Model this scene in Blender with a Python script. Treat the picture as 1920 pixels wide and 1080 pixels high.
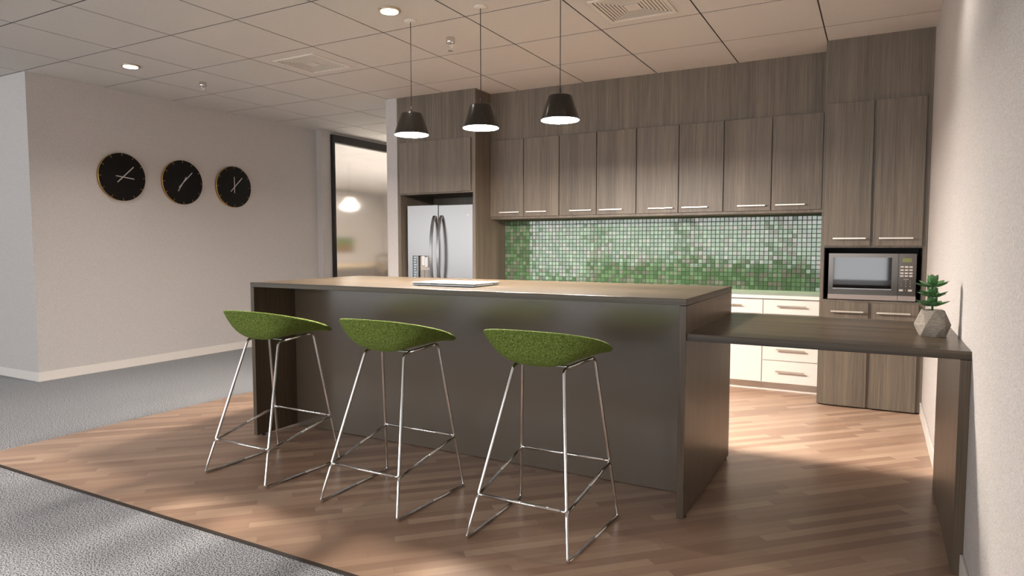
import bpy, math, random
from mathutils import Vector, Matrix
random.seed(7)
for o in list(bpy.data.objects): bpy.data.objects.remove(o)
S = bpy.context.scene
COL = S.collection
PI = math.pi

# ------------------------------------------------------------ camera
CAM_Z, YAW, PITCH, ROLL, FPX = 1.3279, 0.5012, 0.0649, -0.0006, 1248.93
F = Vector((-math.sin(YAW)*math.cos(PITCH), math.cos(YAW)*math.cos(PITCH), -math.sin(PITCH)))
R_ = Vector((math.cos(YAW), math.sin(YAW), 0)); U_ = R_.cross(F)
R2 = R_*math.cos(ROLL)+U_*math.sin(ROLL); U2 = -R_*math.sin(ROLL)+U_*math.cos(ROLL)
cd = bpy.data.cameras.new('camera'); cam = bpy.data.objects.new('camera', cd); COL.objects.link(cam)
cd.sensor_fit = 'HORIZONTAL'; cd.sensor_width = 36.0; cd.lens = FPX/1920*36.0
cd.clip_start = 0.02; cd.clip_end = 100
m = Matrix((R2, U2, -F)).transposed().to_4x4(); m.translation = (0, 0, CAM_Z)
cam.matrix_world = m
S.camera = cam

# ------------------------------------------------------------ world (daylight outside the window wall behind the camera)
SKY = 5.0
W = bpy.data.worlds.new('daylight'); S.world = W; W.use_nodes = True
bg = W.node_tree.nodes['Background']; bg.inputs[0].default_value = (0.96, 0.98, 1.0, 1); bg.inputs[1].default_value = SKY

S.view_settings.view_transform = 'Standard'; S.view_settings.look = 'None'
S.view_settings.exposure = 0.0; S.view_settings.gamma = 1.0; S.view_settings.use_curve_mapping = False
PENDANT_E = 670.0      # radiance of each pendant disc
DOWN_W = 48.0         # watts of each downlight spot

# ------------------------------------------------------------ key dimensions (metres)
H = 2.965
XR, XW = 0.3375, -7.111        # right wall, clock wall
YB = 6.685                     # kitchen back wall
YF, YT = 6.36, 6.034           # fascia plane, tall cabinet / fridge surround plane
XT0, XF1, XF0, XC = -0.409, -3.7465, -4.781, -4.93
IX0, IX1, IY0, IY1, IZ = -3.749, -0.778, 3.123, 4.23, 1.0728
ZT = 0.9086
GX, GY, G = -3.4034, 2.644, 0.75
YN = -4.2                      # window wall behind the camera
XL = -14.0

# ------------------------------------------------------------ helpers
def tag(o, label=None, cat=None, group=None, kind=None):
    if label: o['label'] = label
    if cat: o['category'] = cat
    if group: o['group'] = group
    if kind: o['kind'] = kind
    return o

def empty(name, loc, label, cat, group=None, rz=0.0):
    o = bpy.data.objects.new(name, None); COL.objects.link(o)
    o.location = loc; o.rotation_euler = (0, 0, rz); o.empty_display_size = 0.05
    return tag(o, label, cat, group)

def wloc(o):
    v = Vector(o.location)
    p = o.parent
    while p: v = v + Vector(p.location); p = p.parent
    return v

class MB:
    """collects shapes given in world coordinates; build() links them as one mesh"""
    def __init__(s): s.v = []; s.f = []; s.m = []; s.mi = 0; s.sm = []
    def add(s, vs, fs, smooth=False):
        b = len(s.v); s.v += [tuple(v) for v in vs]
        for f in fs: s.f.append(tuple(b+i for i in f)); s.m.append(s.mi); s.sm.append(smooth)
        return s
    def box(s, x0, x1, y0, y1, z0, z1):
        x0, x1 = sorted((x0, x1)); y0, y1 = sorted((y0, y1)); z0, z1 = sorted((z0, z1))
        return s.add([(x0,y0,z0),(x1,y0,z0),(x1,y1,z0),(x0,y1,z0),(x0,y0,z1),(x1,y0,z1),(x1,y1,z1),(x0,y1,z1)],
                     [(0,3,2,1),(4,5,6,7),(0,1,5,4),(1,2,6,5),(2,3,7,6),(3,0,4,7)])
    def quad(s, a, b, c, d): return s.add([a,b,c,d], [(0,1,2,3)])
    def lathe(s, c, prof, n=32, axis='Z', close=True, smooth=True):
        """prof: list of (r, h) along the axis"""
        vs = []; fs = []
        for (r, h) in prof:
            for i in range(n):
                a = 2*PI*i/n; p, q = r*math.cos(a), r*math.sin(a)
                if axis == 'Z': vs.append((c[0]+p, c[1]+q, c[2]+h))
                elif axis == 'X': vs.append((c[0]+h, c[1]+p, c[2]+q))
                else: vs.append((c[0]+q, c[1]+h, c[2]+p))
        for k in range(len(prof)-1):
            for i in range(n):
                j = (i+1) % n
                fs.append((k*n+i, k*n+j, (k+1)*n+j, (k+1)*n+i))
        s.add(vs, fs, smooth)
        if close:
            b = len(s.v)-len(vs)
            s.f.append(tuple(b+i for i in reversed(range(n)))); s.m.append(s.mi); s.sm.append(False)
            s.f.append(tuple(b+(len(prof)-1)*n+i for i in range(n))); s.m.append(s.mi); s.sm.append(False)
        return s
    def tube(s, pts, r, n=10, cap=True, flat=None):
        pts = [Vector(p) for p in pts]; vs = []; fs = []
        up = None; k0 = len(pts)
        for i, p in enumerate(pts):
            d = (pts[min(i+1, k0-1)]-pts[max(i-1, 0)]).normalized()
            if up is None:
                up = d.cross(Vector((0,0,1)))
                if up.length < 0.05: up = d.cross(Vector((0,1,0)))
                up.normalize()
            up = (up-d*up.dot(d)).normalized(); w = d.cross(up)
            for j in range(n):
                a = 2*PI*j/n
                rr, r2 = (r, r) if flat is None else flat
                vs.append(p+up*(rr*math.cos(a))+w*(r2*math.sin(a)))
        for i in range(k0-1):
            for j in range(n):
                q = (j+1) % n
                fs.append((i*n+j, i*n+q, (i+1)*n+q, (i+1)*n+j))
        if cap: fs.append(tuple(reversed(range(n)))); fs.append(tuple((k0-1)*n+j for j in range(n)))
        return s.add(vs, fs, True)
    def build(s, name, mats, parent=None, bevel=0.0, seg=2, extra=None):
        off = wloc(parent) if parent else Vector((0,0,0))
        if not parent:
            xs = [v[0] for v in s.v]; ys = [v[1] for v in s.v]; zs = [v[2] for v in s.v]
            off = Vector(((min(xs)+max(xs))/2, (min(ys)+max(ys))/2, min(zs)))
        me = bpy.data.meshes.new(name)
        me.from_pydata([(v[0]-off.x, v[1]-off.y, v[2]-off.z) for v in s.v], [], s.f)
        if not isinstance(mats, (list, tuple)): mats = [mats]
        for m_ in mats: me.materials.append(m_)
        me.polygons.foreach_set('material_index', s.m)
        me.polygons.foreach_set('use_smooth', s.sm)
        me.update(); me.validate()
        o = bpy.data.objects.new(name, me); COL.objects.link(o)
        if parent: o.parent = parent
        else: o.location = off
        if bevel > 0:
            b = o.modifiers.new('bevel', 'BEVEL'); b.width = bevel; b.segments = seg; b.limit_method = 'ANGLE'; b.angle_limit = 0.6
            b.harden_normals = False
        return o

def fillet(pts, r, n=6):
    """round the corners of a polyline"""
    pts = [Vector(p) for p in pts]; out = [pts[0]]
    for i in range(1, len(pts)-1):
        a, b, c = pts[i-1], pts[i], pts[i+1]
        u = (a-b).normalized(); w = (c-b).normalized()
        k = min(r, (a-b).length*0.45, (c-b).length*0.45)
        p, q = b+u*k, b+w*k
        for j in range(n+1):
            t = j/n; out.append(p*(1-t)**2+b*2*t*(1-t)+q*t*t)
    out.append(pts[-1]); return out

def struct(o): o['kind'] = 'structure'; return o

def copy_tree(o, delta, parent=None):
    c = o.copy(); COL.objects.link(c)
    if parent: c.parent = parent
    else: c.location = Vector(o.location)+Vector(delta)
    for ch in [x for x in bpy.data.objects if x.parent == o]:
        copy_tree(ch, (0,0,0), c)
    return c

# ------------------------------------------------------------ materials
def srgb(r, g, b):
    f = lambda c: (c/255/12.92) if c/255 <= 0.04045 else ((c/255+0.055)/1.055)**2.4
    return (f(r), f(g), f(b), 1)
def newmat(name):
    m_ = bpy.data.materials.new(name); m_.use_nodes = True
    nt = m_.node_tree; p = nt.nodes['Principled BSDF']; return m_, nt, p
def plain(name, col, rough=0.5, metal=0.0, spec=0.5, coat=0.0, emit=None, es=0.0):
    m_, nt, p = newmat(name)
    p.inputs['Base Color'].default_value = col; p.inputs['Roughness'].default_value = rough
    p.inputs['Metallic'].default_value = metal; p.inputs['Specular IOR Level'].default_value = spec
    p.inputs['Coat Weight'].default_value = coat
    if emit: p.inputs['Emission Color'].default_value = emit; p.inputs['Emission Strength'].default_value = es
    return m_
def N(nt, t, **kw):
    n = nt.nodes.new(t)
    for k, v in kw.items():
        if k in n.inputs: n.inputs[k].default_value = v
        else: setattr(n, k, v)
    return n
def L(nt, a, b): nt.links.new(a, b)
def math_(nt, op, a, b=None):
    n = nt.nodes.new('ShaderNodeMath'); n.operation = op
    for i, v in enumerate((a, b)):
        if v is None: continue
        if isinstance(v, (int, float)): n.inputs[i].default_value = v
        else: L(nt, v, n.inputs[i])
    return n.outputs[0]
def ramp(nt, src, stops):
    r = nt.nodes.new('ShaderNodeValToRGB'); e = r.color_ramp.elements
    while len(e) < len(stops): e.new(0.5)
    for k, (p, c) in enumerate(stops): e[k].position = p; e[k].color = c
    L(nt, src, r.inputs[0]); return r.outputs[0]

def speckle(name, c1, c2, scale, rough=0.85, bump=0.15, dist=0.002, detail=2.0, spec=0.3, lim=0.3):
    m_, nt, p = newmat(name)
    g = N(nt, 'ShaderNodeNewGeometry')
    no = N(nt, 'ShaderNodeTexNoise', Scale=scale, Detail=detail); L(nt, g.outputs['Position'], no.inputs['Vector'])
    L(nt, ramp(nt, no.outputs[0], [(lim, c1), (1-lim, c2)]), p.inputs['Base Color'])
    b = N(nt, 'ShaderNodeBump', Strength=bump, Distance=dist); L(nt, no.outputs[0], b.inputs['Height']); L(nt, b.outputs[0], p.inputs['Normal'])
    p.inputs['Roughness'].default_value = rough; p.inputs['Specular IOR Level'].default_value = spec
    return m_

def wood(name, axis, base, contrast=1.0, rough=0.42, spec=0.4, FS=240.0):
    """straight-grained laminate, the grain runs along axis"""
    m_, nt, p = newmat(name)
    g = N(nt, 'ShaderNodeNewGeometry'); oi = N(nt, 'ShaderNodeObjectInfo')
    vm = N(nt, 'ShaderNodeVectorMath', operation='MULTIPLY')
    k = {'X': (0.012, 1, 1), 'Y': (1, 0.012, 1), 'Z': (1, 1, 0.012)}[axis]
    L(nt, g.outputs['Position'], vm.inputs[0]); vm.inputs[1].default_value = k
    off = N(nt, 'ShaderNodeVectorMath', operation='SCALE'); off.inputs[0].default_value = (3.1, 2.3, 1.7); L(nt, oi.outputs['Random'], off.inputs['Scale'])
    ad = N(nt, 'ShaderNodeVectorMath', operation='ADD'); L(nt, vm.outputs[0], ad.inputs[0]); L(nt, off.outputs[0], ad.inputs[1])
    fine = N(nt, 'ShaderNodeTexNoise', Scale=FS, Detail=2.0, Roughness=0.6); L(nt, ad.outputs[0], fine.inputs['Vector'])
    mid = N(nt, 'ShaderNodeTexNoise', Scale=55.0, Detail=2.0, Distortion=0.3); L(nt, ad.outputs[0], mid.inputs['Vector'])
    broad = N(nt, 'ShaderNodeTexNoise', Scale=8.0, Detail=1.5); L(nt, ad.outputs[0], broad.inputs['Vector'])
    a = math_(nt, 'MULTIPLY', fine.outputs[0], 0.48)
    b = math_(nt, 'MULTIPLY', mid.outputs[0], 0.22)
    c = math_(nt, 'MULTIPLY', broad.outputs[0], 0.33)
    t = math_(nt, 'ADD', math_(nt, 'ADD', a, b), c)
    d = 0.34*contrast
    lo = tuple(x*(1-d) for x in base[:3])+(1,); hi = tuple(x*(1+d) for x in base[:3])+(1,)
    L(nt, ramp(nt, t, [(0.40, lo), (0.70, hi)]), p.inputs['Base Color'])
    bp = N(nt, 'ShaderNodeBump', Strength=0.12, Distance=0.001); L(nt, fine.outputs[0], bp.inputs['Height']); L(nt, bp.outputs[0], p.inputs['Normal'])
    p.inputs['Roughness'].default_value = rough; p.inputs['Specular IOR Level'].default_value = spec
    return m_

def plank_floor():
    m_, nt, p = newmat('oak strip planks')
    g = N(nt, 'ShaderNodeNewGeometry'); sx = N(nt, 'ShaderNodeSeparateXYZ'); L(nt, g.outputs['Position'], sx.inputs[0])
    X, Y = sx.outputs[0], sx.outputs[1]; q = 0.70710678
    u = math_(nt, 'MULTIPLY', math_(nt, 'ADD', X, Y), q)       # along the planks
    v = math_(nt, 'MULTIPLY', math_(nt, 'SUBTRACT', X, Y), q)
    Wd, Ln = 0.0575, 0.68
    vr = math_(nt, 'DIVIDE', v, Wd); row = math_(nt, 'FLOOR', vr)
    wn = N(nt, 'ShaderNodeTexWhiteNoise', noise_dimensions='1D'); L(nt, row, wn.inputs['W'])
    ur = math_(nt, 'ADD', math_(nt, 'DIVIDE', u, Ln), math_(nt, 'MULTIPLY', wn.outputs['Value'], 7.31)); colm = math_(nt, 'FLOOR', ur)
    cb = N(nt, 'ShaderNodeCombineXYZ'); L(nt, row, cb.inputs[0]); L(nt, colm, cb.inputs[1])
    wn2 = N(nt, 'ShaderNodeTexWhiteNoise', noise_dimensions='2D'); L(nt, cb.outputs[0], wn2.inputs['Vector'])
    # grain
    gc = N(nt, 'ShaderNodeCombineXYZ'); L(nt, math_(nt, 'MULTIPLY', u, 0.07), gc.inputs[0]); L(nt, v, gc.inputs[1]); L(nt, math_(nt, 'MULTIPLY', wn2.outputs['Value'], 9.0), gc.inputs[2])
    gr = N(nt, 'ShaderNodeTexNoise', Scale=55.0, Detail=3.0, Distortion=0.6); L(nt, gc.outputs[0], gr.inputs['Vector'])
    g2 = N(nt, 'ShaderNodeTexNoise', Scale=9.0, Detail=2.0); L(nt, gc.outputs[0], g2.inputs['Vector'])
    t = math_(nt, 'ADD', math_(nt, 'MULTIPLY', wn2.outputs['Value'], 0.50), math_(nt, 'ADD', math_(nt, 'MULTIPLY', gr.outputs[0], 0.22), math_(nt, 'MULTIPLY', g2.outputs[0], 0.26)))
    cr = ramp(nt, t, [(0.10, FLOOR_C[0]), (0.45, FLOOR_C[1]), (0.70, FLOOR_C[2]), (0.95, FLOOR_C[3])])
    # joints
    fv = math_(nt, 'FRACT', vr); fu = math_(nt, 'FRACT', ur)
    ev = math_(nt, 'LESS_THAN', fv, 0.018); eu = math_(nt, 'LESS_THAN', fu, 0.0018)
    e = math_(nt, 'MAXIMUM', ev, eu)
    mx = N(nt, 'ShaderNodeMix', data_type='RGBA'); L(nt, math_(nt, 'MULTIPLY', e, 0.45), mx.inputs[0]); L(nt, cr, mx.inputs[6]); mx.inputs[7].default_value = srgb(96, 66, 48)
    L(nt, mx.outputs[2], p.inputs['Base Color'])
    L(nt, math_(nt, 'ADD', math_(nt, 'MULTIPLY', gr.outputs[0], 0.12), 0.26), p.inputs['Roughness'])
    bp = N(nt, 'ShaderNodeBump', Strength=0.08, Distance=0.001); L(nt, gr.outputs[0], bp.inputs['Height']); L(nt, bp.outputs[0], p.inputs['Normal'])
    p.inputs['Specular IOR Level'].default_value = 0.45
    return m_
FLOOR_C = [srgb(142, 113, 95), srgb(168, 138, 117), srgb(188, 160, 137), srgb(208, 184, 160)]

M = {}
M['wall'] = speckle('textured white wallcovering', srgb(176, 171, 168), srgb(211, 206, 204), 200.0, 0.9, 0.5, 0.004)
M['ceiling'] = speckle('mineral fibre ceiling tile', srgb(202, 198, 194), srgb(216, 212, 208), 220.0, 0.95, 0.12)
M['groove'] = plain('ceiling grid groove', srgb(66, 58, 50), 0.8)
M['trimw'] = plain('white baseboard paint', srgb(222, 216, 210), 0.5)
M['floor'] = plank_floor()
M['carpet'] = speckle('grey cut pile carpet', srgb(70, 71, 75), srgb(198, 200, 204), 165.0, 1.0, 0.45, 0.005, 4.0, 0.1, 0.41)
M['strip'] = plain('dark brown floor trim', srgb(48, 38, 32), 0.5)
KW = srgb(113, 103, 91)
M['wz'] = wood('grey brown laminate upright grain', 'Z', KW, 1.15)
M['wx'] = wood('grey brown laminate lengthwise grain', 'X', KW, 0.8)
ID = srgb(92, 77, 61)
M['iz'] = wood('walnut laminate upright grain', 'Z', ID, 1.1, 0.35)
M['ix'] = wood('walnut laminate lengthwise grain darkened for lit tops', 'X', srgb(74, 63, 49), 2.0, 0.3, 0.35, 60.0)  # same laminate, colour darkened on the tops to counter strong pendant light
M['iy'] = wood('walnut laminate crosswise grain', 'Y', ID, 0.8, 0.35)
M['niche'] = plain('black niche lining', srgb(26, 22, 20), 0.6)
M['gap'] = plain('dark reveal', srgb(52, 44, 38), 0.8)
M['grey'] = plain('charcoal grey laminate', srgb(92, 80, 67), 0.22, 0, 0.7)
M['satin'] = plain('satin nickel', srgb(208, 198, 186), 0.3, 0.7)
M['chrome'] = plain('polished chrome', srgb(226, 224, 222), 0.07, 1.0)
M['steel'] = plain('brushed stainless steel', srgb(152, 149, 148), 0.30, 1.0)
M['steeld'] = plain('dark brushed steel', srgb(92, 86, 81), 0.2, 1.0)
M['white'] = plain('white lacquer', srgb(236, 230, 224), 0.35)
M['stone'] = plain('white quartz', srgb(238, 236, 230), 0.15)
M['black'] = plain('black plastic', srgb(20, 19, 18), 0.4)
M['shade'] = plain('dark bronze lacquered metal', srgb(40, 36, 31), 0.22, 0.3)
M['cord'] = plain('brown flex', srgb(60, 48, 42), 0.5)
M['gold'] = plain('brushed gold', srgb(200, 165, 100), 0.35, 1.0)
M['face'] = plain('black clock face', srgb(9, 8, 7), 0.5, 0, 0.2)
M['hand'] = plain('silver clock hand', srgb(205, 200, 194), 0.4, 0.3)
M['glow'] = plain('lit diffuser', (1, 1, 1, 1), 0.5, emit=(1.0, 0.90, 0.80, 1), es=PENDANT_E)
M['globe'] = plain('lit opal globe', (1, 1, 1, 1), 0.5, emit=(1.0, 0.92, 0.82, 1), es=45.0)
M['dglow'] = plain('lit downlight lens', (1, 1, 1, 1), 0.5, emit=(1.0, 0.86, 0.70, 1), es=14.0)
M['ring'] = plain('beige metal ring', srgb(196, 180, 156), 0.35, 0.6)
M['fixture'] = plain('white fixture enamel', srgb(222, 216, 208), 0.5)
M['frame'] = plain('black window frame', srgb(22, 19, 17), 0.45)
M['leaf'] = plain('succulent green', srgb(72, 114, 68), 0.42)
M['stem'] = plain('green stem', srgb(60, 104, 58), 0.5)
M['soil'] = plain('dark potting soil', srgb(44, 36, 30), 0.95)
M['lcd'] = plain('olive display', srgb(112, 116, 62), 0.3)
M['key'] = plain('pale key', srgb(196, 188, 180), 0.5)
M['alu'] = plain('laptop aluminium', srgb(176, 180, 180), 0.35, 0.7)

def frosted():
    m_, nt, p = newmat('satin glass')
    p.inputs['Base Color'].default_value = (0.97, 0.97, 0.96, 1); p.inputs['Roughness'].default_value = 0.10
    p.inputs['Transmission Weight'].default_value = 1.0; p.inputs['IOR'].default_value = 1.35
    return m_
M['frost'] = frosted()

def felt():
    m_, nt, p = newmat('green wool felt')
    tc = N(nt, 'ShaderNodeTexCoord')
    no = N(nt, 'ShaderNodeTexNoise', Scale=150.0, Detail=3.0); L(nt, tc.outputs['Object'], no.inputs['Vector'])
    L(nt, ramp(nt, no.outputs[0], [(0.34, srgb(72, 86, 30)), (0.5, srgb(94, 110, 46)), (0.66, srgb(124, 138, 74))]), p.inputs['Base Color'])
    b = N(nt, 'ShaderNodeBump', Strength=0.25, Distance=0.002); L(nt, no.outputs[0], b.inputs['Height']); L(nt, b.outputs[0], p.inputs['Normal'])
    p.inputs['Roughness'].default_value = 0.9; p.inputs['Sheen Weight'].default_value = 0.15; p.inputs['Sheen Roughness'].default_value = 0.4
    p.inputs['Sheen Tint'].default_value = srgb(190, 215, 110); p.inputs['Specular IOR Level'].default_value = 0.2
    return m_
M['felt'] = felt()

def tiles_mat():
    m_, nt, p = newmat('green glass mosaic')
    g = N(nt, 'ShaderNodeNewGeometry')
    r = ramp(nt, g.outputs['Random Per Island'], [(0.0, srgb(76, 106, 74)), (0.32, srgb(88, 120, 86)), (0.56, srgb(104, 110, 96)), (0.74, srgb(102, 134, 100)), (0.90, srgb(122, 130, 116))])
    r.node.color_ramp.interpolation = 'CONSTANT'
    L(nt, r, p.inputs['Base Color']); p.inputs['Roughness'].default_value = 0.1
    p.inputs['Specular IOR Level'].default_value = 0.75; p.inputs['Coat Weight'].default_value = 0.5; p.inputs['Coat Roughness'].default_value = 0.06
    return m_
M['tile'] = tiles_mat()
M['grout'] = plain('dark green grout', srgb(70, 82, 60), 0.9)

def concrete():
    m_, nt, p = newmat('cast concrete')
    tc = N(nt, 'ShaderNodeTexCoord'); mp = N(nt, 'ShaderNodeMapping'); mp.inputs['Scale'].default_value = (1, 1, 4); L(nt, tc.outputs['Object'], mp.inputs[0])
    no = N(nt, 'ShaderNodeTexNoise', Scale=60.0, Detail=4.0); L(nt, mp.outputs[0], no.inputs['Vector'])
    L(nt, ramp(nt, no.outputs[0], [(0.3, srgb(122, 114, 105)), (0.7, srgb(158, 149, 138))]), p.inputs['Base Color'])
    p.inputs['Roughness'].default_value = 0.9
    b = N(nt, 'ShaderNodeBump', Strength=0.3, Distance=0.002); L(nt, no.outputs[0], b.inputs['Height']); L(nt, b.outputs[0], p.inputs['Normal'])
    return m_
M['concrete'] = concrete()

def picture_mat():
    m_, nt, p = newmat('landscape print')
    g = N(nt, 'ShaderNodeTexCoord'); sx = N(nt, 'ShaderNodeSeparateXYZ'); L(nt, g.outputs['Generated'], sx.inputs[0])
    no = N(nt, 'ShaderNodeTexNoise', Scale=4.0); L(nt, g.outputs['Generated'], no.inputs['Vector'])
    t = math_(nt, 'ADD', sx.outputs[2], math_(nt, 'MULTIPLY', math_(nt, 'SUBTRACT', no.outputs[0], 0.5), 0.5))
    L(nt, ramp(nt, t, [(0.1, srgb(120, 84, 50)), (0.45, srgb(122, 106, 52)), (0.6, srgb(96, 116, 50)), (0.95, srgb(82, 124, 72))]), p.inputs['Base Color'])
    return m_
M['picture'] = picture_mat()

# ============================================================ SETTING
# floors
b = MB(); b.box(-4.94, XR, 1.98, YB, -0.03, 0.0)
struct(b.build('floor', M['floor']))
b = MB(); b.box(XL, -4.94, 1.98, 18, -0.03, 0.0); b.box(-4.94, XC+0.145, YB, 18, -0.03, 0.0); b.box(XL, XR+0.02, YN, 1.955, -0.03, 0.0)
b.box(XL, -4.94, 1.955, 1.98, -0.03, 0.0)
struct(b.build('floor', M['carpet']))
b = MB(); b.box(-4.94, XR, 1.955, 1.98, -0.03, 0.003)
struct(b.build('trim_1', M['strip'], bevel=0.002))

# ceiling: tile field with real grooves between the tiles
b = MB()
gw = 0.0045
ix0, ix1 = math.floor((XL-GX)/G), math.ceil((XR-GX)/G)
iy0, iy1 = math.floor((YN-GY)/G), math.ceil((18-GY)/G)
for i in range(ix0, ix1):
    for j in range(iy0, iy1):
        x0, x1 = GX+i*G+gw, min(GX+(i+1)*G-gw, XR); y0, y1 = GY+j*G+gw, GY+(j+1)*G-gw
        if x1 <= x0: continue
        # beveled lip + face
        e = 0.0015; z = H; zt = H+0.008
        a = [(x0,y0,zt),(x1,y0,zt),(x1,y1,zt),(x0,y1,zt),(x0,y0,z+0.001),(x1,y0,z+0.001),(x1,y1,z+0.001),(x0,y1,z+0.001),
             (x0+e,y0+e,z),(x1-e,y0+e,z),(x1-e,y1-e,z),(x0+e,y1-e,z)]
        b.mi = 0; b.add(a, [(8,11,10,9),(4,8,9,5),(5,9,10,6),(6,10,11,7),(7,11,8,4)])
        b.mi = 1; b.add(a[:8], [(0,4,5,1),(1,5,6,2),(2,6,7,3),(3,7,4,0)])
b.mi = 1; b.box(XL, XR, YN, 18, H+0.008, H+0.05)
struct(b.build('ceiling', [M['ceiling'], M['groove']]))

# walls
T = 0.12
b = MB(); b.box(XR, XR+T, YN, YB+T, -0.02, H+0.05); struct(b.build('wall_right', M['wall']))
b = MB(); b.box(XC+0.145, XR+T, YB, YB+T, -0.02, H+0.05); struct(b.build('wall_back', M['wall']))
b = MB(); b.box(XC, XF0, YT, YB+T, -0.02, H+0.05); struct(b.build('wall_middle', M['wall']))
XG = -7.009
b = MB(); b.box(XW-0.14, XW, 3.409, 7.13, -0.02, H+0.05); b.box(XW-0.14, XG, 7.13, 7.31, -0.02, H+0.05)
b.box(XW-0.06, XG, 7.31, 11.5, 2.93, H+0.05); b.box(XW-0.14, XG, 11.5, 18, -0.02, H+0.05)
struct(b.build('wall_left', M['wall']))
b = MB(); b.box(XL, XW-0.14, 3.409, 3.409+T, -0.02, H+0.05); struct(b.build('wall_left_return', M['wall']))
b = MB(); b.box(XL-3.4, XC+0.145, 17.9, 18, -0.02, H+0.05); struct(b.build('wall_far', M['wall']))
b = MB(); b.box(XC+0.0, XC+0.145, YB+T, 18, -0.02, H+0.05); struct(b.build('wall_corridor', M['wall']))
b = MB(); b.box(XL-T, XL, YN, 3.409+T, -0.02, H+0.05); struct(b.build('wall_side', M['wall']))
# window wall behind the camera
b = MB(); b.box(XL, XR, YN-T, YN, -0.02, 0.35); b.box(XL, XR, YN-T, YN, 2.75, H+0.05)
xs = [XL+i*(XR-XL)/6 for i in range(7)]
for x in xs: b.box(x-0.09, x+0.09, YN-T, YN, 0.35, 2.75)
struct(b.build('wall_front', M['wall']))
for i in range(6):
    b = MB(); x0, x1 = xs[i]+0.09, xs[i+1]-0.09
    for (p0, p1) in ((x0, x0+0.05), (x1-0.05, x1), ((x0+x1)/2-0.025, (x0+x1)/2+0.025)): b.box(p0, p1, YN-0.08, YN-0.03, 0.35, 2.75)
    b.box(x0, x1, YN-0.08, YN-0.03, 0.35, 0.40); b.box(x0, x1, YN-0.08, YN-0.03, 2.70, 2.75)
    struct(b.build('window_%d' % (i+2), M['frame']))
    ld = bpy.data.lights.new('window_portal', 'AREA'); ld.shape = 'RECTANGLE'; ld.size = x1-x0; ld.size_y = 2.4; ld.cycles.is_portal = True
    lo = bpy.data.objects.new('window_portal', ld); COL.objects.link(lo); lo.location = ((x0+x1)/2, YN-0.1, 1.55); lo.rotation_euler = (PI/2, 0, 0)

# baseboards
def base(name, *bx):
    b = MB()
    for q in bx: b.box(*q, 0.0, 0.092)
    struct(b.build(name, M['trimw'], bevel=0.003))
base('baseboard_left', (XW, XW+0.012, 3.397, 7.13), (XG, XG+0.012, 7.118, 7.31), (XW, XG, 7.118, 7.13))
base('baseboard_left_return', (XL, XW, 3.397, 3.409))
base('baseboard_right', (XR-0.012, XR, 4.195, YT), (XR-0.012, XR, YN, 3.13))
base('baseboard_middle', (XC-0.012, XC, YT, YB+T), (XC-0.012, XF0, YT-0.012, YT))

# interior glazing
b = MB()
yA, yB_ = 7.31, 11.5
b.box(XG-0.05, XG+0.045, yA, yB_, 2.815, 2.925); b.box(XG-0.05, XG+0.045, yA, yB_, 0, 0.06)
for y in (yA, 9.4, yB_-0.05): b.box(XG-0.05, XG+0.045, y, y+0.05, 0.06, 2.815)
w1 = struct(b.build('window_1', M['frame'], bevel=0.002))
for y0, y1 in ((yA+0.05, 9.4), (9.45, yB_-0.05)):
    b = MB(); b.box(XG-0.004, XG+0.004, y0, y1, 0.06, 2.815); b.build('window_pane', M['frost'], w1)

# room beyond the glass
XM = -13.0
b = MB(); b.box(XM-2, XM-1.9, 3.6, 18, -0.02, H+0.05); struct(b.build('wall_office', M['wall']))
b = MB(); b.box(-15, XL, 3.6, 18, -0.03, 0.0); struct(b.build('floor', M['carpet']))
b = MB(); b.box(-15, XL, 3.6, 18, H, H+0.05); struct(b.build('ceiling', M['ceiling']))

# ============================================================ KITCHEN CABINETS
def bar_handle(parent, x0, x1, y, z, mat=None, proud=0.032, name='handle'):
    """flat bar on two posts; y = door face"""
    b = MB(); b.box(x0, x1, y-proud, y-proud+0.009, z-0.0065, z+0.0065)
    for x in (x0+0.02, x1-0.02): b.box(x-0.005, x+0.005, y-proud+0.009, y, z-0.005, z+0.005)
    return b.build(name, mat or M['satin'], parent, bevel=0.0015)

def door(parent, x0, x1, z0, z1, y, mat, hx=None, hz=None, name='door', th=0.02):
    b = MB(); b.box(x0, x1, y, y+th, z0, z1)
    d = b.build(name, mat, parent, bevel=0.0015)
    if hx: bar_handle(d, hx[0], hx[1], y, hz)
    return d

# wall cabinets (four double-door units)
P8 = 0.4145
side_words = ['next to the fridge housing', 'second from the fridge housing', 'second from the tall oven cabinet', 'next to the tall oven cabinet']
for k in range(4):
    x0 = XF1+2*k*P8; x1 = XF1+2*(k+1)*P8
    if k == 3: x1 = XT0
    root = empty('wall_cabinet', ((x0+x1)/2, YF, 1.607), 'grey-brown laminate double-door wall cabinet above the green mosaic, ' + side_words[k], 'cabinet', 'wall cabinets over the backsplash')
    b = MB(); b.box(x0+0.0005, x1-0.0005, YF, YB, 1.607, 2.4615); b.build('body', M['wz'], root)
    m0 = x0+P8
    door(root, x0+0.004, m0-0.004, 1.632, 2.455, YF-0.02, M['wz'], (m0-0.045-0.24, m0-0.045), 1.677)
    door(root, m0+0.004, x0+2*P8-0.004, 1.632, 2.455, YF-0.02, M['wz'], (m0+0.04, m0+0.28), 1.677)
b = MB(); b.box(XF1, XT0, YF+0.0, YB, 2.462, H)
tag(b.build('cabinet_fascia', M['wz']), 'grey-brown laminate fascia panel closing the gap between wall cabinets and ceiling', 'panel')

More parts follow.
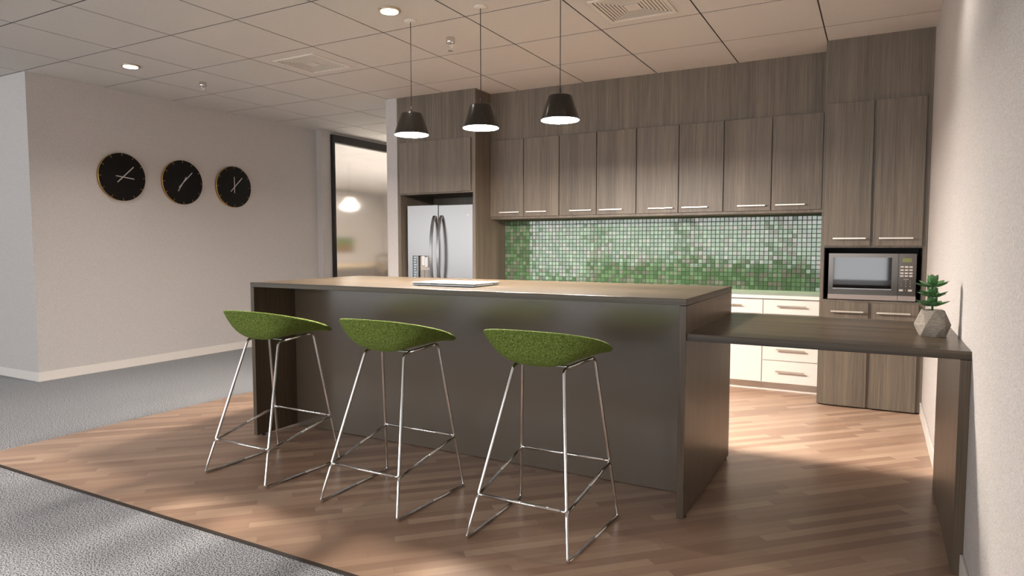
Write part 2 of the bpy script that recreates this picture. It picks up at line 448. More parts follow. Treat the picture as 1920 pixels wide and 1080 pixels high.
# tall cabinet with microwave niche
root = empty('tall_cabinet', ((XT0+XR)/2, YT, 0), 'tall grey-brown laminate cabinet in the right corner with open microwave niche', 'cabinet')
b = MB()
b.box(XT0, XT0+0.024, YT, YB, 0.012, H); b.box(XR-0.03, XR, YT, YB, 0.095, H); b.box(XR-0.03, XR-0.013, YT, YB, 0.012, 0.095)
b.box(XT0+0.024, XR-0.03, YT, YB, 1.305, H); b.box(XT0+0.024, XR-0.03, YT, YB, 0.012, 0.879)
b.build('body', M['wz'], root)
b = MB(); b.box(XT0+0.024, XT0+0.030, YT+0.004, YB-0.15, 0.8795, 1.3045); b.box(XR-0.036, XR-0.0305, YT+0.004, YB-0.15, 0.8795, 1.3045)
b.box(XT0+0.030, XR-0.036, YB-0.16, YB-0.15, 0.8795, 1.3045); b.box(XT0+0.030, XR-0.036, YT+0.004, YB-0.16, 1.299, 1.3045)
b.build('niche_lining', M['niche'], root, )
b = MB(); b.box(XT0+0.01, XR-0.02, YT+0.02, YB, 0, 0.012); b.build('plinth', M['gap'], root)
YD = YT-0.02
door(root, -0.388, -0.054, 1.317, 2.458, YD, M['wz'], (-0.321, -0.084), 1.377)
door(root, -0.034, 0.300, 1.317, 2.458, YD, M['wz'], (0.007, 0.24), 1.377)
door(root, -0.388, -0.050, 0.012, 0.862, YD, M['wz'], (-0.321, -0.084), 0.787)
door(root, -0.027, 0.293, 0.012, 0.862, YD, M['wz'], (0.007, 0.24), 0.787)

# fridge housing
root = empty('fridge_housing', ((XF0+XF1)/2, YT, 0), 'full-height grey-brown laminate housing around the refrigerator with flap door above', 'cabinet')
b = MB(); b.box(XF0, -4.738, YT, YB, 0, 1.885); b.box(-3.777, XF1, YT, YB, 0, 1.885)
b.box(XF0, XF1, YT, YB, 1.885, H); b.box(-4.738, -3.777, YB-0.02, YB, 0, 1.885)
b.build('body', M['wz'], root)
door(root, -4.736, -3.795, 1.899, 2.46, YT-0.02, M['wz'])

# base cabinets
def base_unit(x0, x1, kind, label):
    root = empty('base_cabinet', ((x0+x1)/2, 6.33, 0), label, 'cabinet', 'white base cabinets under the worktop')
    b = MB(); b.box(x0+0.0005, x1-0.0005, 6.35, YB-0.002, 0.085, 0.845); b.box(x0+0.0005, x1-0.0005, 6.415, YB-0.002, 0, 0.085)
    b.build('body', M['white'], root)
    y = 6.33; g = 0.003; c = (x0+x1)/2
    def dr(z0, z1, hz, hw=0.12):
        d = door(root, x0+g, x1-g, z0, z1, y, M['white'], (c-hw, c+hw), hz, name='drawer', th=0.019)
    dr(0.708, 0.836, 0.782)
    if kind == 'drawers':
        dr(0.497, 0.702, 0.60); dr(0.292, 0.491, 0.392); dr(0.088, 0.286, 0.197)
    elif kind == 'door':
        d = door(root, x0+g, x1-g, 0.088, 0.702, y, M['white'], None, None, th=0.019)
        bar_handle(d, x0+0.05, x0+0.29, y, 0.655)
    return root
base_unit(-0.889, XT0, 'drawers', 'white four-drawer base cabinet between tall corner cabinet and single-door unit')
base_unit(-1.49, -0.889, 'door', 'white base cabinet with one drawer over one door, partly behind island end')
for k in range(3):
    x0 = XF1+k*0.752
    base_unit(x0, x0+0.752, 'door', 'white base cabinet hidden behind the island, ' + ['beside fridge housing', 'middle of the hidden three', 'closest to the visible units'][k])
b = MB(); b.box(XF1, XT0, 6.308, YB, 0.8455, 0.8755)
tag(b.build('worktop', M['stone'], bevel=0.002), 'white stone worktop running below the green mosaic backsplash', 'worktop')

# mosaic backsplash
b = MB(); b.mi = 1; b.box(XF1, XT0, YB-0.006, YB-0.0005, 0.8757, 1.6068)
b.mi = 0
pz = 0.0409; rows = 17; z_off = 1.592-rows*pz
nx = int((XT0-XF1)/pz)+1
rr = random.Random(3)
b.mi = 2; b.box(XF1, XT0, YB-0.0085, YB-0.006, 0.8757, z_off); b.mi = 0
for i in range(nx):
    for j in range(rows):
        x1 = XT0-i*pz-0.0012; x0 = max(x1-pz+0.0030, XF1+0.0005)
        if x0 >= x1-0.004: continue
        z0 = z_off+j*pz+0.0015; z1 = z0+pz-0.0030; y = YB-0.006; e = 0.0020; h = 0.0045
        tx, tz = rr.uniform(-1, 1)*0.00025, rr.uniform(-1, 1)*0.00025
        f = lambda x, z, sx, sz: (x, y-h+sx*tx+sz*tz, z)
        vs = [(x0,y,z0),(x1,y,z0),(x1,y,z1),(x0,y,z1), f(x0+e,z0+e,-1,-1), f(x1-e,z0+e,1,-1), f(x1-e,z1-e,1,1), f(x0+e,z1-e,-1,1)]
        b.add(vs, [(4,5,6,7),(0,1,5,4),(1,2,6,5),(2,3,7,6),(3,0,4,7)])
tag(b.build('mosaic_backsplash', [M['tile'], M['grout'], plain('pale green edge strip', srgb(150, 170, 140), 0.3)]), 'shiny green square mosaic backsplash between worktop and wall cabinets', 'backsplash')

# ============================================================ REFRIGERATOR
fx0, fx1, fy = -4.655, -3.79, 6.05
root = empty('refrigerator', ((fx0+fx1)/2, fy, 0), 'stainless steel french-door refrigerator with two bowed handles and water dispenser', 'refrigerator')
b = MB(); b.box(fx0+0.004, fx1-0.004, fy+0.05, 6.62, 0.02, 1.755); b.build('body', M['steeld'], root, bevel=0.004)
b = MB(); b.box(fx0+0.03, fx1-0.03, fy+0.07, 6.5, 0, 0.02); b.build('foot_rail', M['black'], root)
xm = -4.237
def fdoor(x0, x1, cut=None):
    b = MB()
    if cut:
        cx0, cx1, cz0, cz1 = cut
        b.box(x0, cx0, fy, fy+0.045, 0.62, 1.762); b.box(cx1, x1, fy, fy+0.045, 0.62, 1.762)
        b.box(cx0, cx1, fy, fy+0.045, 0.62, cz0); b.box(cx0, cx1, fy, fy+0.045, cz1, 1.762)
        b.box(cx0, cx1, fy+0.038, fy+0.045, cz0, cz1)
        return b.build('door', M['steel'], root)
    b.box(x0, x1, fy, fy+0.045, 0.62, 1.762); return b.build('door', M['steel'], root, bevel=0.006, seg=3)
dl = fdoor(fx0, xm-0.003, (-4.600, -4.345, 0.86, 1.218)); dr_ = fdoor(xm+0.003, fx1)
b = MB(); b.box(fx0, fx1, fy, fy+0.045, 0.06, 0.612); fz = b.build('freezer_drawer', M['steel'], root, bevel=0.006)
bar_handle(fz, fx0+0.15, fx1-0.15, fy, 0.53, M['steel'], 0.05)
for d, x in ((dl, -4.283), (dr_, -4.190)):
    pts = []; n = 22
    for i in range(n+1):
        t = i/n; z = 0.80+(1.648-0.80)*t; yy = fy-0.004-0.078*math.sin(PI*t)**0.62
        pts.append((x, yy, z))
    # flat strap
    b = MB(); w, th = 0.018, 0.006; vs = []
    for p in pts:
        vs += [(p[0]-w, p[1]-th, p[2]), (p[0]+w, p[1]-th, p[2]), (p[0]+w, p[1]+th, p[2]), (p[0]-w, p[1]+th, p[2])]
    fs = [(0,1,2,3), tuple(4*n+i for i in (3,2,1,0))]
    for i in range(n):
        for j in range(4):
            q = (j+1) % 4; fs.append((4*i+j, 4*(i+1)+j, 4*(i+1)+q, 4*i+q))
    b.add(vs, fs, False)
    for z in (0.83, 1.62): b.box(x-0.010, x+0.010, fy-0.02, fy, z-0.012, z+0.012)
    b.build('handle', M['steel'], d, bevel=0.002)
disp = MB(); fr = 0.010
disp.box(-4.610, -4.600+0.012, fy-0.004, fy+0.002, 0.85, 1.228); disp.box(-4.357, -4.335, fy-0.004, fy+0.002, 0.85, 1.228)
disp.box(-4.588, -4.357, fy-0.004, fy+0.002, 1.206, 1.228); disp.box(-4.588, -4.357, fy-0.004, fy+0.002, 0.85, 0.872)
disp.box(-4.525, -4.512, fy-0.004, fy+0.03, 0.872, 1.206)
dp = disp.build('dispenser', M['steel'], dl, bevel=0.001)
b = MB(); b.box(-4.588, -4.525, fy+0.004, fy+0.012, 0.872, 1.206); b.build('control_strip', plain('slate control strip', srgb(104, 112, 118), 0.3), dp)
b = MB()
for k in range(11):
    z = 1.188-k*0.028; b.box(-4.574, -4.539-0.006*(k % 3), fy+0.001, fy+0.004, z-0.006, z+0.006)
b.build('touch_symbols', plain('pale blue symbols', srgb(176, 198, 210), 0.4), dp)
b = MB(); b.box(-4.505, -4.362, fy+0.026, fy+0.034, 0.875, 1.203); b.build('recess_back', plain('light recess', srgb(168, 160, 150), 0.3, 0.3), dp)
b = MB(); b.box(-4.47, -4.43, fy+0.006, fy+0.026, 1.10, 1.203); b.box(-4.425, -4.385, fy+0.002, fy+0.026, 1.08, 1.19)
b.build('nozzle', plain('pale nozzle', srgb(206, 206, 208), 0.3), dp, bevel=0.003)
b = MB(); b.box(-4.495, -4.445, fy+0.012, fy+0.024, 0.90, 1.045); b.box(-4.43, -4.375, fy+0.012, fy+0.024, 0.90, 1.045)
b.build('paddle', plain('grey paddle', srgb(136, 132, 128), 0.3), dp, bevel=0.003)
b = MB(); b.box(-3.865, -3.835, fy-0.0012, fy, 1.642, 1.652); b.build('badge', plain('pale badge', srgb(200, 188, 182), 0.4), dr_)

# ============================================================ MICROWAVE
my = 6.022; mx0, mx1, mz0, mz1 = -0.346, 0.269, 0.886, 1.256
root = empty('microwave', ((mx0+mx1)/2, my, 0.8795), 'stainless steel built-in microwave oven in the black niche of the tall cabinet', 'microwave')
b = MB(); b.box(mx0+0.004, mx1-0.004, my+0.02, my+0.36, mz0, mz1-0.003); b.build('body', M['black'], root)
for x in (mx0+0.05, mx1-0.05):
    for y in (my+0.06, my+0.3): b = MB(); b.box(x-0.012, x+0.012, y-0.012, y+0.012, 0.8795, mz0); b.build('foot_pad', M['black'], root)
xs_ = 0.148; sz = 0.925
wx0, wx1, wz0, wz1 = -0.312, 0.103, 0.968, 1.224
b = MB(); b.box(mx0, wx0, my, my+0.02, sz, mz1); b.box(wx1, xs_-0.0015, my, my+0.02, sz, mz1); b.box(wx0, wx1, my, my+0.02, sz, wz0); b.box(wx0, wx1, my, my+0.02, wz1, mz1)
dm = b.build('door', M['steeld'], root)
b = MB(); b.box(wx0, wx1, my+0.003, my+0.02, wz0, wz1); b.build('window', plain('dark oven glass', srgb(14, 10, 9), 0.04, 0, 0.9), dm)
b = MB(); b.box(wx0, wx1, my+0.0, my+0.0029, wz0, wz0+0.009); b.build('window_trim', M['steel'], dm)
b = MB(); b.box(mx0-0.001, xs_-0.0015, my-0.003, my+0.02, mz0, sz); b.build('lower_trim', plain('matt silver', srgb(150, 140, 136), 0.5, 0.4), dm)
b = MB(); b.box(xs_+0.0015, mx1, my, my+0.02, sz, mz1); cp = b.build('control_panel', M['steeld'], root)
b = MB(); b.box(xs_+0.0015, mx1+0.001, my-0.003, my+0.02, mz0, sz); b.build('panel_trim', plain('matt silver', srgb(150, 140, 136), 0.5, 0.4), cp)
px = lambda u: xs_+(u-1330)/9*0.003727; 
pzz = lambda v: mz1-(v-143)/9*0.00438
b = MB(); b.box(px(1393), px(1546), my-0.001, my, pzz(278), pzz(215)); b.build('display', M['lcd'], cp)
cols = [(1362,1420),(1436,1492),(1508,1563)]
for r_i, v in enumerate((355, 405, 455, 500)):
    for (u0, u1) in cols:
        b = MB(); b.box(px(u0), px(u1), my-0.002, my, pzz(v+13), pzz(v-13)); b.build('key', M['key'], cp, bevel=0.0008)
dg = [(u, v) for v in (580, 622, 664) for u in (1388, 1460, 1532)]+[(1458, 729)]
for k, (u, v) in enumerate(dg):
    cu = bpy.data.curves.new('digit', 'FONT'); cu.body = str((k+1) % 10); cu.size = 0.0105; cu.align_x = 'CENTER'; cu.align_y = 'CENTER'; cu.extrude = 0.0002
    o = bpy.data.objects.new('digit', cu); COL.objects.link(o); cu.materials.append(M['key'])
    me = bpy.data.meshes.new_from_object(o); bpy.data.objects.remove(o); o = bpy.data.objects.new('digit', me); COL.objects.link(o)
    o.parent = cp; o.rotation_euler = (PI/2, 0, 0); o.location = Vector((px(u), my-0.0006, pzz(v)))-wloc(cp)
b = MB(); b.box(px(1424), px(1502), my-0.0012, my, pzz(554), pzz(548)); b.build('label_line', M['key'], cp)
for (u0, u1) in ((1352,1416),(1498,1562)):
    b = MB(); b.box(px(u0), px(u1), my-0.002, my, pzz(746), pzz(715)); b.build('key', M['key'], cp, bevel=0.0008)

# ============================================================ ISLAND
tp = 0.0328; ti = 0.0316
root = empty('kitchen_island', ((IX0+IX1)/2, (IY0+IY1)/2, 0), 'long dark walnut laminate kitchen island with charcoal front panel and waterfall ends', 'island')
b = MB(); b.box(IX0, IX1, IY0, IY1, IZ-ti, IZ); b.build('countertop', M['ix'], root, bevel=0.0015)
ZB = 0.014
b = MB(); b.box(IX0, IX0+tp, IY0, IY1, ZB, IZ-ti-0.0015); b.build('end_panel', M['iz'], root, bevel=0.0015)
b = MB(); b.box(IX1-tp, IX1, IY0, IY1, ZB, IZ-ti-0.0015); b.build('end_panel', M['iz'], root, bevel=0.0015)
b = MB(); b.box(IX0+tp, IX1-tp, 3.488, 3.506, 0.004, IZ-ti-0.001); b.build('front_panel', M['grey'], root)
b = MB(); b.box(IX0+tp, IX1-tp, 3.506, IY1-0.03, 0.0, IZ-ti-0.001); b.build('body', M['gap'], root)
w4 = (IX1-IX0-2*tp)/4
for k in range(4):
    x0 = IX0+tp+k*w4
    door(root, x0+0.003, x0+w4-0.003, 0.05, IZ-ti-0.01, IY1-0.03, M['iz'], None, None, th=0.018)
for x in (IX0+tp*0.5, IX1-tp*0.5):
    for y in (IY0+0.07, IY1-0.05):
        b = MB(); b.lathe((x, y, 0), [(0.015, 0), (0.015, 0.006), (0.006, 0.008), (0.006, ZB)], 14); b.build('levelling_foot', M['black'], root)

# lower counter table
ty0, ty1, tt = 3.135, 4.24, 0.0344
root = empty('counter_table', ((IX1+XR)/2, (ty0+ty1)/2, 0), 'lower walnut laminate counter bridging from island end to the right wall', 'table')
b = MB(); b.box(IX1+0.0005, XR-0.0005, ty0, ty1, ZT-tt, ZT); b.build('tabletop', M['ix'], root, bevel=0.0015)
b = MB(); b.box(XR-0.0375, XR-0.0005, ty0, 4.19, 0.001, ZT-tt-0.0012); b.build('leg_panel', M['iz'], root, bevel=0.0015)

# ============================================================ BAR STOOLS
def make_stool(cx, cy):
    root = empty('bar_stool', (cx, cy, 0), 'x', 'bar stool', 'green bar stools along the island')
    # seat shell
    nr, na = 16, 72; vs = []
    def rim(a):      # a=0 at back (-Y)
        c, s = math.cos(a), math.sin(a); ex = 0.7068
        x = 0.2826*math.copysign(abs(s)**ex, s)
        y = -0.182*abs(c)**ex if c > 0 else 0.3531*abs(c)**ex
        return x, y, 0.9046-0.2223*y+0.1755*y*y-0.0535*max(-c, 0)**1.1751
    def surf(a, r):
        x, y, z = rim(a); t = (math.cos(a)+1)/2
        p = 2.9255+1.3002*t
        zz = 0.7771+(z-0.7771)*(r**p)+0.0248*math.sin(PI*r)*(1-t)
        k = r**1.0486
        return (x*k, -0.0245+(y+0.0245)*k, zz-0.009*r**5)
    def inner(a, r):
        x, y, z = surf(a, r); return (x*0.985, (y-0.02)*0.985+0.02, z+0.012)
    fs = []
    for side in (0, 1):
        base_ = len(vs); fn = surf if side == 0 else inner
        vs.append(fn(0, 0.0))
        for k in range(1, nr+1):
            for i in range(na): vs.append(fn(2*PI*i/na, k/nr))
        for i in range(na):
            j = (i+1) % na
            f = (base_, base_+1+i, base_+1+j); fs.append(f if side else f[::-1])
            for k in range(nr-1):
                a0 = base_+1+k*na
                f = (a0+i, a0+na+i, a0+na+j, a0+j); fs.append(f if side else f[::-1])
    tot = 1+nr*na; o0 = 1+(nr-1)*na
    ob = len(vs)                                             # rounded lip between the two skins
    for i in range(na):
        p, q = Vector(vs[o0+i]), Vector(vs[tot+o0+i]); mdl = (p+q)/2; out = Vector((p.x, p.y-0.02, 0)).normalized()
        vs.append(tuple(mdl+out*0.0045))
    for i in range(na):
        j = (i+1) % na; fs.append((o0+i, o0+j, ob+j, ob+i)); fs.append((ob+i, ob+j, tot+o0+j, tot+o0+i))
    b = MB(); b.add([(cx+v[0], cy+v[1], v[2]) for v in vs], fs, True); b.build('seat', M['felt'], root)
    # wire frame
    r = 0.0080
    zn, zf = 0.197, 0.292
    def leg_pt(side, near, z):
        # side -1/+1 ; near = back of the stool
        if near: x0, y0, x1, y1, z1 = 0.250, -0.281, 0.128, -0.055, 0.768
        else:    x0, y0, x1, y1, z1 = 0.268, 0.281, 0.190, 0.155, 0.800
        t = z/z1
        return Vector((cx+side*(x0+(x1-x0)*t), cy+y0+(y1-y0)*t, z))
    # upper frames: two upper legs joined by a foot rail (back and front)
    for near in (True, False):
        zr = zn if near else zf; zt = 0.770 if near else 0.797
        for sd in (-1, 1):
            pts = [leg_pt(sd, near, zr+0.02), leg_pt(sd, near, zt-0.02)]
            top = leg_pt(sd, near, zt)
            inn = top+Vector((0, 0.05 if near else -0.05, 0.004))
            rb = leg_pt(sd, near, zr); rin = rb+Vector((-sd*0.03, 0, 0))
            b = MB(); b.tube(fillet([rin, rb, top, inn], 0.022), r); b.build('leg', M['chrome'], root)
        a, c = leg_pt(-1, near, zr), leg_pt(1, near, zr)
        b = MB(); b.tube([a+Vector((0.03, 0, 0)), c-Vector((0.03, 0, 0))], r); b.build('foot_rail', M['chrome'], root)
    # sled frames: side rail, lower legs and floor runner in one loop each side
    for sd in (-1, 1):
        n1 = leg_pt(sd, True, zn-0.006); f1 = leg_pt(sd, False, zf-0.006); n0 = leg_pt(sd, True, r); f0 = leg_pt(sd, False, r)
        mid = (n0+f0)/2
        b = MB(); b.tube(fillet([(n1+f1)/2, n1, n0, mid], 0.016), r*0.92); b.tube(fillet([(n1+f1)/2, f1, f0, mid], 0.016), r*0.92)
        b.build('side_frame', M['chrome'], root)
        # seat support rods
        tn = leg_pt(sd, True, 0.770)+Vector((0, 0.045, 0.004)); tf = leg_pt(sd, False, 0.797)+Vector((0, -0.045, 0.004))
        b = MB(); b.tube([tn, tf], r); b.build('seat_rod', M['chrome'], root)
    tn = leg_pt(-1, True, 0.770); b = MB(); b.box(tn.x, 2*cx-tn.x, cy-0.02, cy+0.01, 0.776, 0.780); b.build('seat_plate', M['chrome'], root)
    return root
st = make_stool(-3.135, 2.745)
st['label'] = 'leftmost green felt bar stool, in front of the island\'s left end'
s2 = copy_tree(st, (0.905, 0, 0)); s2['label'] = 'middle green felt bar stool of the three in front of the island'
s3 = copy_tree(st, (1.797, 0, 0)); s3['label'] = 'rightmost green felt bar stool, nearest the lower counter'

# ============================================================ LAPTOP
root = empty('laptop', (-2.33, 3.51, IZ), 'closed silver laptop lying on the island countertop', 'laptop')
lx0, lx1, ly0, ly1 = -2.557, -2.10, 3.362, 3.665
b = MB(); b.box(lx0, lx1, ly0, ly1, IZ+0.003, IZ+0.0135); b.build('base', M['alu'], root, bevel=0.003)
b = MB(); b.box(lx0, lx1, ly0, ly1, IZ+0.0145, IZ+0.021); b.build('lid', M['alu'], root, bevel=0.003, seg=3)
b = MB(); b.box(-2.415, -2.365, ly0-0.0006, ly0+0.002, IZ+0.0115, IZ+0.0155); b.build('lid_notch', M['gap'], root)
b = MB(); b.box(lx1-0.002, lx1+0.0006, ly1-0.075, ly1-0.05, IZ+0.006, IZ+0.011); b.box(lx1-0.002, lx1+0.0006, ly1-0.04, ly1-0.02, IZ+0.006, IZ+0.011); b.build('port', M['gap'], root)
for x in (lx0+0.03, lx1-0.03):
    for y in (ly0+0.03, ly1-0.03): b = MB(); b.lathe((x, y, IZ), [(0.008, 0), (0.008, 0.003)], 12); b.build('rubber_foot', M['black'], root)

# ============================================================ POTTED SUCCULENT
pc = Vector((0.232, 3.605, ZT))
root = empty('potted_succulent', tuple(pc), 'small green succulent in faceted concrete pot on the lower counter by the wall', 'plant')
b = MB(); n = 6; vs = []; ro_ = -PI/2+0.10; rings = [(0.058, 0.0, ro_), (0.0745, 0.052, ro_+PI/6), (0.049, 0.119, ro_), (0.044, 0.119, ro_), (0.040, 0.106, ro_)]
for (r, z, o_) in rings:
    for i in range(n): vs.append((pc.x+r*math.cos(o_+2*PI*i/n), pc.y+r*math.sin(o_+2*PI*i/n), pc.z+z))
fs = [tuple(reversed(range(n)))]
for i in range(n):
    j = (i+1) % n
    fs += [(i, j, n+i), (j, n+j, n+i)]                 # bottom -> middle
    fs += [(n+i, 2*n+j, 2*n+i), (n+i, n+j, 2*n+j)]
    fs += [(2*n+i, 2*n+j, 3*n+j, 3*n+i), (3*n+i, 3*n+j, 4*n+j, 4*n+i)]
b.add(vs, fs); b.build('pot', M['concrete'], root)
b = MB(); b.add([(pc.x+0.041*math.cos(ro_+2*PI*i/n), pc.y+0.041*math.sin(ro_+2*PI*i/n), pc.z+0.108) for i in range(n)], [tuple(range(n))]); b.build('soil', M['soil'], root)
b = MB(); b.tube([(pc.x-0.002, pc.y, pc.z+0.10), (pc.x-0.003, pc.y, pc.z+0.16), (pc.x-0.006, pc.y, pc.z+0.245)], 0.0045, 8); b.build('stem', M['stem'], root)
rl = random.Random(11)
def leafmesh(b, c, ang, tilt, ln, wd):
    nl, nw = 8, 4; vs = []
    d = Vector((math.cos(ang)*math.cos(tilt), math.sin(ang)*math.cos(tilt), math.sin(tilt))); s = Vector((-math.sin(ang), math.cos(ang), 0)); u = d.cross(s)*-1
    if u.z < 0: u = -u
    for lay in (0, 1):
        for i in range(nl+1):
            t = i/nl; w = wd*(math.sin(PI*min(1, t**0.8))**0.75)*(1.0 if t < 0.97 else 0.3)+0.0015*(1-t)
            for k in range(-nw//2, nw//2+1):
                q = k/(nw/2)
                th = 0.0035*(1-q*q)*math.sin(PI*min(0.98, max(0.05, t)))*(1 if lay else -1)
                vs.append(c+d*(ln*t)+s*(w*q)+u*(0.010*t*t+0.006*q*q*(w/wd)+th))
    W_ = nw+1; fs = []; tot = (nl+1)*W_
    for lay in (0, 1):
        for i in range(nl):
            for k in range(nw):
                a = lay*tot+i*W_+k; f = (a, a+1, a+W_+1, a+W_); fs.append(f if lay else f[::-1])
    b.add(vs, fs, True)
for (zz, R, cnt, off) in ((0.135, 0.070, 8, 0.2), (0.178, 0.068, 8, 0.5), (0.222, 0.076, 8, 0.1)):
    b = MB(); c0 = pc+Vector((-0.004, 0, zz))
    for i in range(cnt): leafmesh(b, c0, off+2*PI*i/cnt+rl.uniform(-.08, .08), rl.uniform(0.04, 0.34), R*rl.uniform(.95, 1.10), 0.0195)
    if zz > 0.2:
        for i in range(5): leafmesh(b, c0+Vector((0, 0, 0.006)), off+0.4+2*PI*i/5, 1.0, 0.058, 0.021)
    else:
        for i in range(4): leafmesh(b, c0+Vector((0, 0, 0.004)), off+0.4+2*PI*i/4, 0.8, 0.046, 0.018)
    b.build('leaf_rosette', M['leaf'], root)

# ============================================================ CLOCKS
def clock(y, words, minute, hour, parts=None):
    z = 2.05; Rr = 0.253
    root = empty('wall_clock', (XW, y, z), words, 'clock', 'black wall clocks in a row')
    b = MB(); b.lathe((XW, y, z), [(Rr-0.012, 0.0005), (Rr, 0.004), (Rr, 0.036), (Rr-0.003, 0.038), (Rr-0.006, 0.036), (Rr-0.006, 0.030)], 72, 'X', close=False); b.build('rim', M['gold'], root)
    b = MB(); b.lathe((XW, y, z), [(Rr-0.002, 0.006), (Rr-0.0015, 0.0385)], 72, 'X'); b.build('face', M['face'], root)
    def ray(a, r0, r1, w, x0, x1):
        s, c = math.sin(a), math.cos(a); vs = []
        for x in (XW+x0, XW+x1):
            for (r, q) in ((r0, -w), (r0, w), (r1, w), (r1, -w)):
                vs.append((x, y+r*s+q*c, z+r*c-q*s))
        return vs, [(0,1,2,3),(7,6,5,4),(0,4,5,1),(1,5,6,2),(2,6,7,3),(3,7,4,0)]
    for k in range(12):
        b = MB(); b.add(*ray(2*PI*k/12, Rr-0.030, Rr+0.0008, 0.0022, 0.0365, 0.0397)); b.build('hour_mark', M['gold'], root)
    b = MB(); b.add(*ray(math.radians(hour), -0.075, 0.125, 0.0048, 0.041, 0.043)); b.build('hour_hand', M['hand'], root)
    b = MB(); b.add(*ray(math.radians(minute), -0.085, 0.165, 0.0048, 0.045, 0.047)); b.build('minute_hand', M['hand'], root)
    b = MB(); b.lathe((XW, y, z), [(0.006, 0.0385), (0.006, 0.048)], 14, 'X'); b.build('hub', M['hand'], root)
clock(4.283, 'large round black clock nearest the white corner, reading just after three', 46, 96)
clock(4.989, 'middle round black clock of the three, its hands almost in one line', 44, 213)
clock(5.69, 'round black clock closest to the glazed partition, short hand upright', 44, 360)

# ============================================================ CEILING FIXTURES
pend_words = ['dark conical pendant lamp hanging nearest the fridge, leftmost of three', 'middle dark conical pendant lamp over the island', 'dark conical pendant lamp on the right, over the island']
for k, x in enumerate((-3.048, -2.449, -1.844)):
    y = 4.02
    root = empty('pendant_lamp', (x, y, H), pend_words[k], 'pendant lamp', 'pendant lamps over the island')
    b = MB(); b.lathe((x, y, H), [(0.046, -0.0), (0.046, -0.008), (0.040, -0.012), (0.008, -0.014)], 28); b.build('ceiling_canopy', M['fixture'], root)
    b = MB(); b.tube([(x, y, H-0.014), (x, y, 2.345)], 0.0028, 8); b.tube([(x, y, 2.345), (x, y, 2.293)], 0.006, 10); b.build('cord', M['cord'], root)
    b = MB(); prof = [(0.004, 2.297), (0.071, 2.297), (0.078, 2.294), (0.082, 2.287), (0.125, 2.146), (0.1265, 2.140), (0.1235, 2.138), (0.121, 2.146), (0.072, 2.280), (0.004, 2.286)]
    b.lathe((x, y, 0), prof, 48, close=False); b.build('lamp_shade', M['shade'], root)
    b = MB(); b.lathe((x, y, 0), [(0.1205, 2.144), (0.1225, 2.137)], 48); b.build('diffuser', M['glow'], root)

def downlight(x, y, label, power=DOWN_W):
    root = empty('downlight', (x, y, H), label, 'downlight', 'recessed ceiling downlights')
    b = MB(); b.lathe((x, y, H), [(0.078, 0.0), (0.080, -0.006), (0.074, -0.014), (0.060, -0.012)], 36, close=False); b.build('trim_ring', M['ring'], root)
    b = MB(); b.lathe((x, y, H), [(0.060, -0.003), (0.060, -0.0165)], 36); b.build('lens', M['dglow'], root)
    sd = bpy.data.lights.new('downlight_beam', 'SPOT'); sd.energy = power; sd.spot_size = math.radians(125); sd.spot_blend = 1.0; sd.color = (1.0, 0.93, 0.86); sd.shadow_soft_size = 0.05
    so = bpy.data.objects.new('downlight_beam', sd); COL.objects.link(so); so.parent = root; so.location = (0, 0, -0.022)
downlight(-3.04, 3.77, 'round recessed downlight beside the leftmost pendant, near top centre')
downlight(-6.04, 3.77, 'round recessed downlight above the clock wall')
downlight(-0.03, 3.77, 'round recessed downlight just out of view, above the lower counter')
for x in (-3.04, -6.04):
    downlight(x, 0.75, 'round recessed downlight in the ceiling behind the viewer')

def sprinkler(x, y, label):
    root = empty('sprinkler', (x, y, H), label, 'sprinkler', 'chrome sprinkler heads')
    b = MB(); b.lathe((x, y, H), [(0.036, 0), (0.036, -0.036), (0.033, -0.042), (0.012, -0.046)], 28); b.build('cup', M['chrome'], root)
    b = MB()
    for s in (-1, 1): b.tube(fillet([(x+s*0.012, y, H-0.044), (x+s*0.021, y, H-0.058), (x+s*0.012, y, H-0.078), (x, y, H-0.086)], 0.012), 0.0028, 8)
    b.tube([(x, y, H-0.046), (x, y, H-0.076)], 0.0035, 8); b.build('yoke', M['chrome'], root)
    b = MB(); b.lathe((x, y, H), [(0.005, -0.084), (0.014, -0.092), (0.021, -0.099), (0.021, -0.101), (0.004, -0.101)], 24); b.build('deflector', M['chrome'], root)
sprinkler(-6.02, 4.50, 'chrome sprinkler head between the clock wall and the square vent')
sprinkler(-3.02, 4.50, 'chrome sprinkler head between the left and middle pendant cords')

def vent(x, y, label):
    root = empty('ceiling_vent', (x, y, H), label, 'vent', 'square ceiling diffusers')
    b = MB(); a, c = 0.245, 0.218
    def ringbox(b, ro, ri, z0, z1):
        b.box(x-ro, x+ro, y-ro, y-ri, z0, z1); b.box(x-ro, x+ro, y+ri, y+ro, z0, z1); b.box(x-ro, x-ri, y-ri, y+ri, z0, z1); b.box(x+ri, x+ro, y-ri, y+ri, z0, z1)
    ringbox(b, a, c, H-0.008, H); b.build('frame', M['fixture'], root, bevel=0.002)
    b = MB(); b.box(x-c, x+c, y-c, y+c, H-0.0012, H-0.0002); b.build('throat', M['gap'], root)
    b = MB()
    for k in range(7):
        ro = c-0.006-k*0.0228; ri = ro-0.0166; vs = []
        for r, z in ((ro, H-0.0032), (ri, H-0.0036), (ri, H-0.0026), (ro, H-0.0022)):
            vs += [(x-r, y-r, z), (x+r, y-r, z), (x+r, y+r, z), (x-r, y+r, z)]
        fs = []
        for q in range(4):
            for i in range(4): j = (i+1) % 4; fs.append((q*4+i, q*4+j, ((q+1) % 4)*4+j, ((q+1) % 4)*4+i))
        b.add(vs, fs)
    b.build('louvres', M['fixture'], root)
    b = MB(); b.box(x-0.052, x+0.052, y-0.052, y+0.052, H-0.007, H-0.0015); b.build('centre_plate', M['fixture'], root, bevel=0.002)
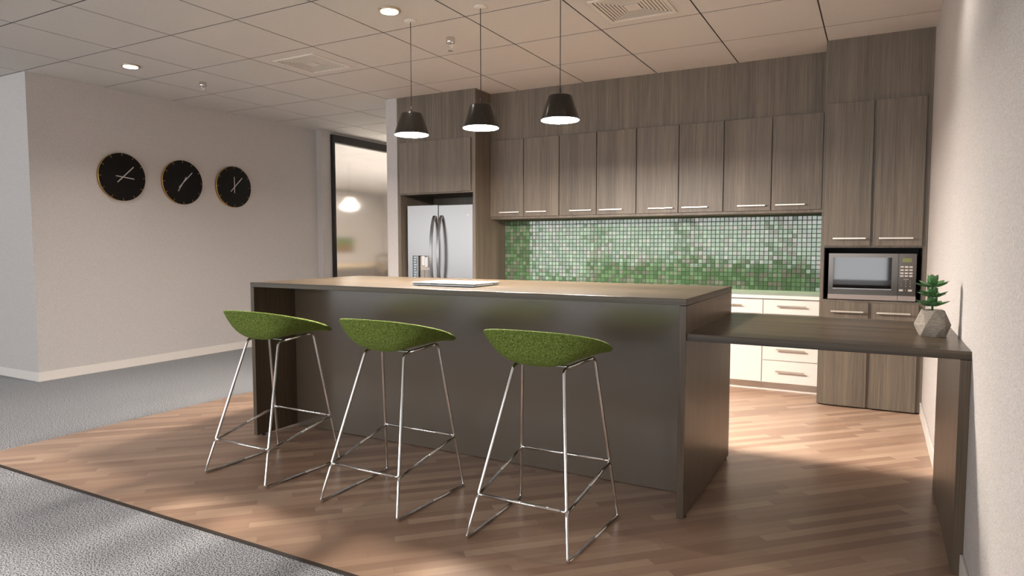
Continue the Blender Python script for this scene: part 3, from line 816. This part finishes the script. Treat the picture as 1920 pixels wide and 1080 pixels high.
vent(-4.535, 4.53, 'square slotted ceiling vent between clock wall and leftmost pendant')
vent(-1.53, 4.53, 'square slotted ceiling vent at top edge, right of the right pendant')

# ============================================================ OFFICE BEYOND THE GLASS
for k, (x, y) in enumerate(((-9.5, 10.42), (-9.9, 10.05))):
    root = empty('pendant_lamp', (x, y, H), ['glowing round pendant lamp seen blurred through the satin glass', 'second glowing pendant lamp at the left edge of the satin glass'][k], 'pendant lamp', 'pendant lamps behind the glass')
    b = MB(); b.lathe((x, y, H), [(0.05, 0), (0.05, -0.012)], 20); b.build('ceiling_canopy', M['fixture'], root)
    b = MB(); b.tube([(x, y, H-0.012), (x, y, 2.28)], 0.003, 8); b.build('cord', M['cord'], root)
    b = MB(); b.lathe((x, y, 0), [(0.01, 2.285), (0.09, 2.28), (0.155, 2.15), (0.15, 2.15), (0.085, 2.27)], 28, close=False); b.build('lamp_shade', M['fixture'], root)
    b = MB(); b.lathe((x, y, 0), [(0.10, 2.16), (0.15, 2.13), (0.14, 2.09), (0.08, 2.06), (0.02, 2.05)], 28); b.build('globe', M['globe'], root)
XO = -14.9
b = MB(); 
root = empty('framed_picture', (XO, 16.1, 1.32), 'blurred green and brown landscape picture hanging beyond the satin glass', 'picture')
b.box(XO, XO+0.03, 15.6, 16.5, 1.09, 1.56); b.build('frame', M['cord'], root)
b = MB(); b.box(XO+0.03, XO+0.035, 15.63, 16.47, 1.12, 1.53); b.build('print', M['picture'], root)
root = empty('desk', (-13.9, 15.0, 0), 'pale wooden desk seen blurred through the satin glass', 'desk')
b = MB(); b.box(-14.5, -13.3, 12.6, 17.6, 0.70, 0.74); b.build('desktop', plain('pale oak', srgb(222, 200, 160), 0.4), root)
b = MB()
for (x, y) in ((-14.4, 12.7), (-13.4, 12.7), (-14.4, 17.4), (-13.4, 17.4)): b = MB(); b.box(x-.03, x+.03, y-.03, y+.03, 0, 0.70); b.build('leg', M['steeld'], root)
hx, hy = -12.6, 15.22
root = empty('office_chair', (hx, hy, 0), 'grey office chair with looped frame beyond the satin glass', 'chair')
b = MB(); b.tube(fillet([(hx, hy-0.30, 0.42), (hx, hy-0.27, 1.03), (hx, hy+0.27, 1.03), (hx, hy+0.30, 0.42)], 0.12), 0.035, 10); b.build('back_frame', M['grey'], root)
b = MB(); b.box(hx-0.01, hx+0.01, hy-0.2, hy+0.2, 0.56, 0.84); b.build('backrest', M['grey'], root)
b = MB(); b.box(hx, hx+0.5, hy-0.26, hy+0.26, 0.43, 0.50); b.build('seat', M['grey'], root, bevel=0.02)
b = MB(); b.lathe((hx+0.25, hy, 0), [(0.30, 0), (0.30, 0.03), (0.03, 0.08), (0.025, 0.43)], 20); b.build('pedestal', M['steeld'], root)
ld = bpy.data.lights.new('office_fill_light', 'AREA'); ld.shape = 'RECTANGLE'; ld.size = 0.35; ld.size_y = 8; ld.energy = 3200; ld.color = (1, 0.88, 0.74)  # added fill that brightens the office, kept out of view above the glass
lo = bpy.data.objects.new('office_fill_light', ld); COL.objects.link(lo); lo.location = (-7.27, 12.0, H-0.03)
